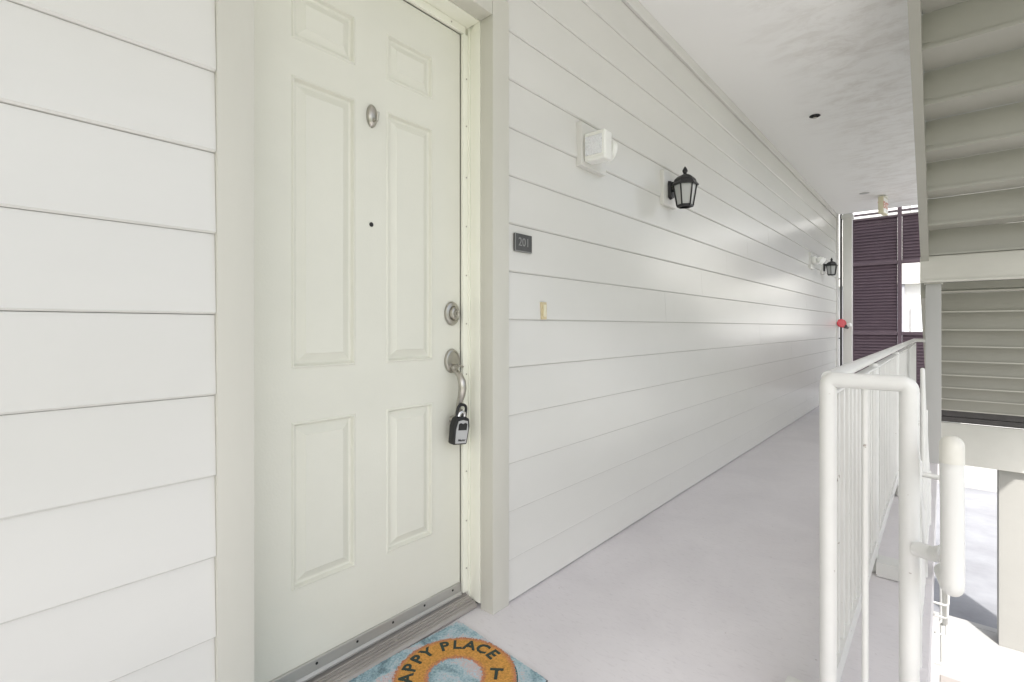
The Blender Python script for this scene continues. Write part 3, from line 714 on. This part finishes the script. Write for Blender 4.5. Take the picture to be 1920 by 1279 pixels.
# ------------------------------------------------------------------ corridor railing
XR, Y0R, Y1R, ZT = 1.084, 1.592, 6.86, 0.958
PR = 0.0205
XG = 1.257
cr_ = thing('corridor_railing', (XR, Y0R, 0), 'off-white steel picket railing along the corridor, with a narrow end return', 'railing')
# near end: one bent tube, post - top bar - post
tube('end_loop', bend([(XR, Y0R, 0.012), (XR, Y0R, ZT), (XG, Y0R, ZT), (XG, Y0R, -0.24)], 0.018, 8), PR, 'railing', cr_, 24)
tube('top_rail', bend([(XR, Y0R + 0.012, ZT + 0.004), (XR, Y1R, ZT + 0.004), (XG - 0.03, Y1R, ZT + 0.004), (XG - 0.03, Y1R, 0.01)], 0.03, 8), 0.0185, 'railing', cr_, 20)
box('bottom_rail', XR - 0.013, XR + 0.013, Y0R + 0.026, Y1R - 0.02, 0.080, 0.140, 'railing', cr_, 0.003, 2)
box('flat_rail', XR - 0.016, XR + 0.016, Y0R + 0.03, Y1R - 0.02, ZT - 0.042, ZT - 0.032, 'railing', cr_, 0.002)
posts = [2.77, 4.13, 5.49, 6.86]
for yp in posts:
    tube('post', [(XR, yp, 0.004), (XR, yp, ZT - 0.02)], 0.0175, 'railing', cr_, 18)
for yp in posts[:-1]:
    ft = box('foot', XR + 0.012, XR + 0.106, yp - 0.055, yp + 0.035, 0.003, 0.068, 'railing', cr_, 0.004, 2)
    lathe('bolt', [(0.008, 0), (0.008, 0.006), (0.0002, 0.008)], (XR + 0.1055, yp - 0.01, 0.036), (1, 0, 0), 'nickel', ft, 10)
box('foot', XR - 0.115, XR - 0.018, Y0R - 0.012, Y0R + 0.078, 0.003, 0.060, 'railing', cr_, 0.004, 2)
def picket_mesh(h, w):
    bm = bmesh.new(); add_box(bm, -w, w, -w, w, 0, h)
    bmesh.ops.bevel(bm, geom=[e for e in bm.edges if abs(e.verts[0].co.z - e.verts[1].co.z) > 0.01], offset=w * 0.3, segments=1, affect='EDGES')
    me = fin(bm, 'picket'); me.materials.append(M['railing']); return me
pm = picket_mesh(ZT - 0.040 - 0.134, 0.0068)
y = Y0R + 0.155
while y < Y1R - 0.05:
    if min(abs(y - p) for p in posts) > 0.035:
        o = bpy.data.objects.new('picket', pm); COL.objects.link(o); o.parent = cr_
        o.location = Vector((XR + random.uniform(-0.0008, 0.0008), y, 0.1345)) - cr_.location
    y += 0.0965
tube('picket', [(0.5 * (XR + XG) - 0.004, Y0R, ZT - 0.015), (0.5 * (XR + XG) - 0.004, Y0R, 0.03)], 0.0076, 'railing', cr_, 14)
box('end_bottom_bar', XR + 0.02, XG - 0.02, Y0R - 0.010, Y0R + 0.010, 0.030, 0.055, 'railing', cr_, 0.002)

# ------------------------------------------------------------------ guard that follows the stair down
SLP = -0.558
YB = 2.66          # where the guard starts to slope
def gz(y): return 0.93 + SLP * (y - 1.62) if y < 2.64 else 0.78 - 0.5625 * (y - 2.78)
sg = thing('stair_guard', (XG, Y0R, 0), 'off-white picket guard sloping down beside the lower stair', 'railing')
YE = 5.05
tube('top_rail', [(XG, Y0R + 0.02, gz(Y0R + 0.02) - 0.02), (XG, 2.63, gz(2.63))], 0.0105, 'railing', sg, 12)
tube('bottom_rail', [(XG, Y0R + 0.02, 0.06), (XG, YE, gz(YE) - 1.36)], 0.0105, 'railing', sg, 12)
tube('upper_rail', bend([(XG, 2.64, -0.55), (XG, 2.64, 0.97), (XG, 2.76, 0.80), (XG, 5.0, -0.46)], 0.03, 4), 0.0075, 'railing', sg, 10)
y = Y0R + 0.11; i = 0
while y < YE:
    tube('post' if i % 8 == 4 else 'picket', [(XG, y, gz(y) - (0.86 if y < 2.64 else 1.34)), (XG, y, gz(y))], 0.013 if i % 8 == 4 else 0.0070, 'railing', sg, 8)
    y += 0.0965; i += 1

# handrail: vertical near end, then sloping away with the stair
XH = 1.336
hr = thing('handrail', (XH, 1.463, 0.0), 'thick white pipe handrail turned down at its near end', 'handrail')
HR = 0.0208
def hz_(y): return 0.842 - 0.545 * (y - 1.463)
tube('end_pipe', bend([(XH, 1.68, hz_(1.68)), (XH, 1.470, 0.846), (XH + 0.001, 1.463, 0.526), (XH - 0.012, 1.62, 0.500)], 0.025, 8), HR, 'railing', hr, 26)
tube('rail', [(XH - 0.004, 1.60, hz_(1.60)), (XH - 0.004, 5.62, hz_(5.62))], HR * 0.88, 'railing', hr, 20)
tube('elbow_joint', bend([(XH, 1.60, hz_(1.60)), (XH, 1.470, 0.846), (XH, 1.4662, 0.800)], 0.025, 8), HR + 0.0007, 'beam', hr, 26)
tube('lower_bracket', bend([(XG + 0.010, 1.580, 0.556), (XG + 0.050, 1.565, 0.556), (XH - 0.008, 1.51, 0.586)], 0.03), 0.0180, 'railing', hr, 16)
tube('upper_bracket', [(XG, 2.18, 0.605), (XH, 2.18, 0.600)], 0.0085, 'railing', hr, 10)
for yb, drop in ((3.43, 0.115), (4.20, 0.10), (5.50, 0.11)):
    z = hz_(yb)
    tube('bracket', bend([(XG + 0.004, yb, z - drop + 0.004), (XH + 0.004, yb, z - drop), (XH + 0.004, yb, z - 0.01)], 0.018), 0.0065, 'railing', hr, 10)
tube('end_return', bend([(XH - 0.030, 7.35, -1.70), (XH - 0.020, 7.35, -2.66), (XG - 0.03, 7.36, -2.66)], 0.05), 0.021, 'railing', hr, 14)
tube('rail', bend([(XH - 0.02, 5.62, hz_(5.62)), (XH - 0.02, 6.3, hz_(5.62) - 0.1), (XH - 0.026, 7.35, -1.72)], 0.05), 0.021, 'railing', hr, 14)

# ------------------------------------------------------------------ stair flights above and beyond
XS0, XS1 = 1.2305, 2.50
RUN, RIS = 0.335, 0.187
su = thing('upper_stair', (1.75, 5.2, 0), 'underside of the olive-grey steel stair overhead at the right', 'stairs')
YK, ZB = 5.205, 1.690               # lowest riser of the upper half-flight
def flight(t, y_low, z_low, n, ris, run, with_str=True, j0=0):
    for j in range(n):
        y = y_low - j * run; z = z_low + j * ris
        rs = box('riser', XS0 + 0.003, XS1, y, y + 0.012, z - 0.012, z + ris - 0.003, 'stair', t)
        # rolled lip at the bottom of the riser
        box('lip', XS0 + 0.003, XS1 - 0.001, y - 0.011, y - 0.0005, z - 0.016, z + 0.002, 'stair', rs)
        tr = box('tread', XS0 + 0.003, XS1, y + 0.0125, y + run + 0.006, z - 0.002, z + 0.034, 'stair', t, 0.004)
        br = box('bracket', XS0 + 0.0005, XS0 + 0.036, y - 0.005, y - 0.0012, z + 0.022, z + 0.135, 'stair', t)
        box('bracket', XS0 + 0.0008, XS0 + 0.034, y + 0.02, y + run - 0.05, z - 0.0075, z - 0.0035, 'stair', t)
flight(su, YK, ZB, 8, RIS, RUN)
def stringer(t, x0, x1, ya, za, yb, zb, drop, rise, m='stair'):
    prism('stringer', [(ya, za - drop), (yb, zb - drop), (yb, zb + rise), (ya, za + rise)], x0, x1, m, t, 'X')
stringer(su, 1.183, 1.233, YK + 0.05, ZB - 0.03, YK - 8 * RUN, ZB - 0.03 + 8.15 * RIS, 0.045, 0.30)
stringer(su, XS1 + 0.003, XS1 + 0.053, YK + 0.05, ZB - 0.03, YK - 8 * RUN, ZB - 0.03 + 8.15 * RIS, 0.045, 0.30)
# mid landing and the second half-flight behind it
bmx = box('landing_beam', 1.178, XS1 + 0.06, 5.222, 5.285, 1.462, 1.672, 'beam', su, 0.003, 2)
box('beam_flange', 1.190, XS1 + 0.058, 5.212, 5.2215, 1.462, 1.480, 'beam', bmx, 0.002)
box('landing_slab', 1.20, XS1 + 0.05, 5.288, 6.21, 1.52, 1.70, 'stair', su)
box('landing_beam', 1.20, XS1 + 0.05, 6.15, 6.205, 1.455, 1.518, 'stair', su)
L0, NL = 6.215, 9
for j in range(NL):
    y = L0 + j * RUN; z = 1.440 - j * 0.180
    rs = box('riser', XS0 - 0.02, XS1, y, y + 0.012, z - 0.008, z + 0.1755, 'stair', su)
    box('lip', XS0 - 0.02, XS1 - 0.001, y - 0.014, y - 0.0005, z - 0.012, z + 0.001, 'beam', rs)  # lighter paint than the riser, standing in for light caught on the edge
    if j < NL - 1: box('tread', XS0 - 0.02, XS1, y + 0.0125, y + RUN + 0.006, z - 0.004, z + 0.026, 'stair', su, 0.004)
stringer(su, XS0 - 0.075, XS0 - 0.023, L0, 1.44, L0 + 8.1 * RUN, 1.44 - 8.1 * 0.18, 0.06, 0.26)
stringer(su, XS1 + 0.003, XS1 + 0.053, L0, 1.44, L0 + 8.1 * RUN, 1.44 - 8.1 * 0.18, 0.06, 0.26)
po = thing('stair_post', (1.26, 5.34, 0), 'grey painted square post under the stair landing beam', 'post')
box('shaft', 1.210, 1.309, 5.29, 5.39, 0.0, 1.453, 'postgrey', po, 0.004, 2)
box('bearing_plate', 1.20, 1.32, 5.288, 5.40, 1.4535, 1.4605, 'beam', po)
# far landing edge beam, column under it
fb = thing('landing_edge_beam', (2.6, 9.03, -0.745), 'white painted beam along the far landing edge above the column', 'beam')
box('fascia_board', 1.292, 2.55, 9.00, 9.055, -0.745, -0.195, 'fascia', fb, 0.004, 2)
box('shadow_gap_strip', 1.292, 2.55, 9.015, 9.055, -0.185, -0.110, 'darkmetal', fb, 0.003)  # dark strips: shadow gap below the last riser, put in as colour
box('shadow_gap_strip', 1.292, 2.55, 8.985, 9.055, -0.100, -0.020, 'darkmetal', fb, 0.003)
gc = thing('ground_column', (2.2, 9.4, GZ), 'broad cream square column standing on the sidewalk below', 'column')
box('shaft', 1.868, 2.50, 9.08, 9.38, GZ, -0.75, 'columnpaint', gc, 0.012, 2)
box('base_joint', 1.874, 2.494, 9.086, 9.374, GZ - 0.01, GZ + 0.012, 'darkmetal', gc)

# lower stair going down from this floor
sl = thing('lower_stair', (1.8, 1.45, -1.5), 'lower stair and concrete landing going down at the right', 'stairs')
for j in range(8):
    y = 1.445 + j * RUN; z = -(j + 1) * 0.1875
    box('tread', 1.30, 2.34, y, y + RUN + 0.02, z - 0.05, z, 'stepground', sl, 0.006)
    box('riser', 1.301, 2.339, y, y + 0.014, z + 0.0005, z + 0.137, 'stair', sl)
YL = 1.445 + 7 * RUN
box('landing', 1.30, 2.36, YL + RUN + 0.022, 4.93, -1.62, -1.5, 'stepground', sl, 0.006)
for j in range(8):
    y = 4.932 + j * RUN * 0.8; z = -1.5 - (j + 1) * 0.19
    if j < 7: box('tread', 1.30, 2.34, y, y + RUN * 0.8 + 0.02, z - 0.05, z, 'stepground', sl, 0.006)
stringer(sl, 1.288, 1.2995, 1.46, -0.05, 1.46 + 8 * RUN, -1.55, 0.25, 0.04)
stringer(sl, 2.345, 2.395, 1.46, -0.05, 1.46 + 8 * RUN, -1.55, 0.25, 0.20)

# ------------------------------------------------------------------ neighbouring building
nb = thing('neighbouring_building', (3, 21, GZ), 'pale stucco apartment building seen through the opening past the screen', 'building')
NY = 21.0
box('wall', -9.0, 14.0, NY + 0.3, NY + 9, GZ - 0.1, 6.8, 'stucco', nb)
box('upper_band', -9.2, 14.2, NY + 0.02, NY + 0.295, 2.55, 4.3, 'stuccocream', nb)
box('grey_bay', -1.4, 0.34, NY + 0.10, NY + 0.296, GZ, 2.545, 'greywall', nb)
prism('roof', [(NY - 0.3, 6.81), (NY + 9.4, 6.81), (NY + 4.5, 8.6)], -9.5, 14.5, 'greywall', nb, 'X')
for x in (-6.0, 0.5, 4.4, 8.2):
    for z in (-2.0, 0.25, 4.6):
        wf = box('window', x, x + 1.3, NY + 0.20, NY + 0.299, z, z + 1.55, 'whiteplastic', nb, 0.01)
        box('pane', x + 0.08, x + 1.22, NY + 0.185, NY + 0.199, z + 0.08, z + 0.74, 'window', wf)
        box('pane', x + 0.08, x + 1.22, NY + 0.186, NY + 0.199, z + 0.81, z + 1.47, 'window', wf)

# ------------------------------------------------------------------ doormat
MA = Vector((-0.043, 1.277)); MB_ = Vector((0.393, 1.243))
ux = (MB_ - MA).normalized(); uy = Vector((ux.y, -ux.x)); ML, MW = 0.75, (MB_ - MA).length
dm = thing('doormat', (*((MA + MB_) / 2 + uy * ML / 2), 0.0), 'blue printed doormat with orange ring lettered HAPPY PLACE before the door', 'doormat')
bm = bmesh.new(); NX, NYY = 150, 250; o = base_of(dm); grid = []
for i in range(NX + 1):
    row = []
    for j in range(NYY + 1):
        p = MA + ux * (MW * i / NX) + uy * (ML * j / NYY)
        e = min(i, NX - i) / NX * MW; e2 = min(j, NYY - j) / NYY * ML
        edge = min(1, min(e, e2) / 0.006)
        jit = 0.0016 if min(i, NX - i, j, NYY - j) else 0.003
        p = p + Vector((random.uniform(-1, 1), random.uniform(-1, 1))) * jit * 0.7
        z = 0.003 + 0.0085 * edge + random.uniform(-0.0014, 0.0014) * edge + 0.0012 * noise.noise(Vector((p.x * 40, p.y * 40, 0)))
        row.append(bm.verts.new(Vector((p.x, p.y, z)) - o))
    grid.append(row)
for i in range(NX):
    for j in range(NYY): bm.faces.new((grid[i][j], grid[i + 1][j], grid[i + 1][j + 1], grid[i][j + 1]))
pile = link('pile', fin(bm, 'pile'), 'doormat', dm)
bm = bmesh.new()
c4 = [MA, MB_, MB_ + uy * ML, MA + uy * ML]
A = [bm.verts.new(Vector((p.x, p.y, 0.001)) - o) for p in c4]; B = [bm.verts.new(Vector((p.x, p.y, 0.004)) - o) for p in c4]
bm.faces.new(A); bm.faces.new(B[::-1])
for k in range(4): bm.faces.new((A[k], A[(k + 1) % 4], B[(k + 1) % 4], B[k]))
link('backing', fin(bm, 'backing'), 'rubber', dm)
Sa, Ca = math.sin(ANG), math.cos(ANG)
UP, RT = Vector((-Sa, Ca)), Vector((Ca, Sa))
def letter(ch, deg, rad, turn=None, size=0.062):
    a = R(deg); d = UP * math.cos(a) + RT * math.sin(a); p = RING + d * rad
    upv = d if turn is None else UP * math.cos(R(turn)) + RT * math.sin(R(turn))
    xv = Vector((upv.y, -upv.x))
    text_mesh('letter', ch, size, 'letter', frame_mat((p.x, p.y, 0.0122), (xv.x, xv.y, 0), (upv.x, upv.y, 0)), dm, 0.0012, 0, 0.0016)
for ch, dg_ in (('H', -112), ('A', -95), ('P', -77), ('P', -60), ('Y', -44), ('P', -20), ('L', -4), ('A', 13), ('C', 31), ('E', 48)):
    letter(ch, dg_, 0.150)
letter('T', 88, 0.128, 4, 0.07)
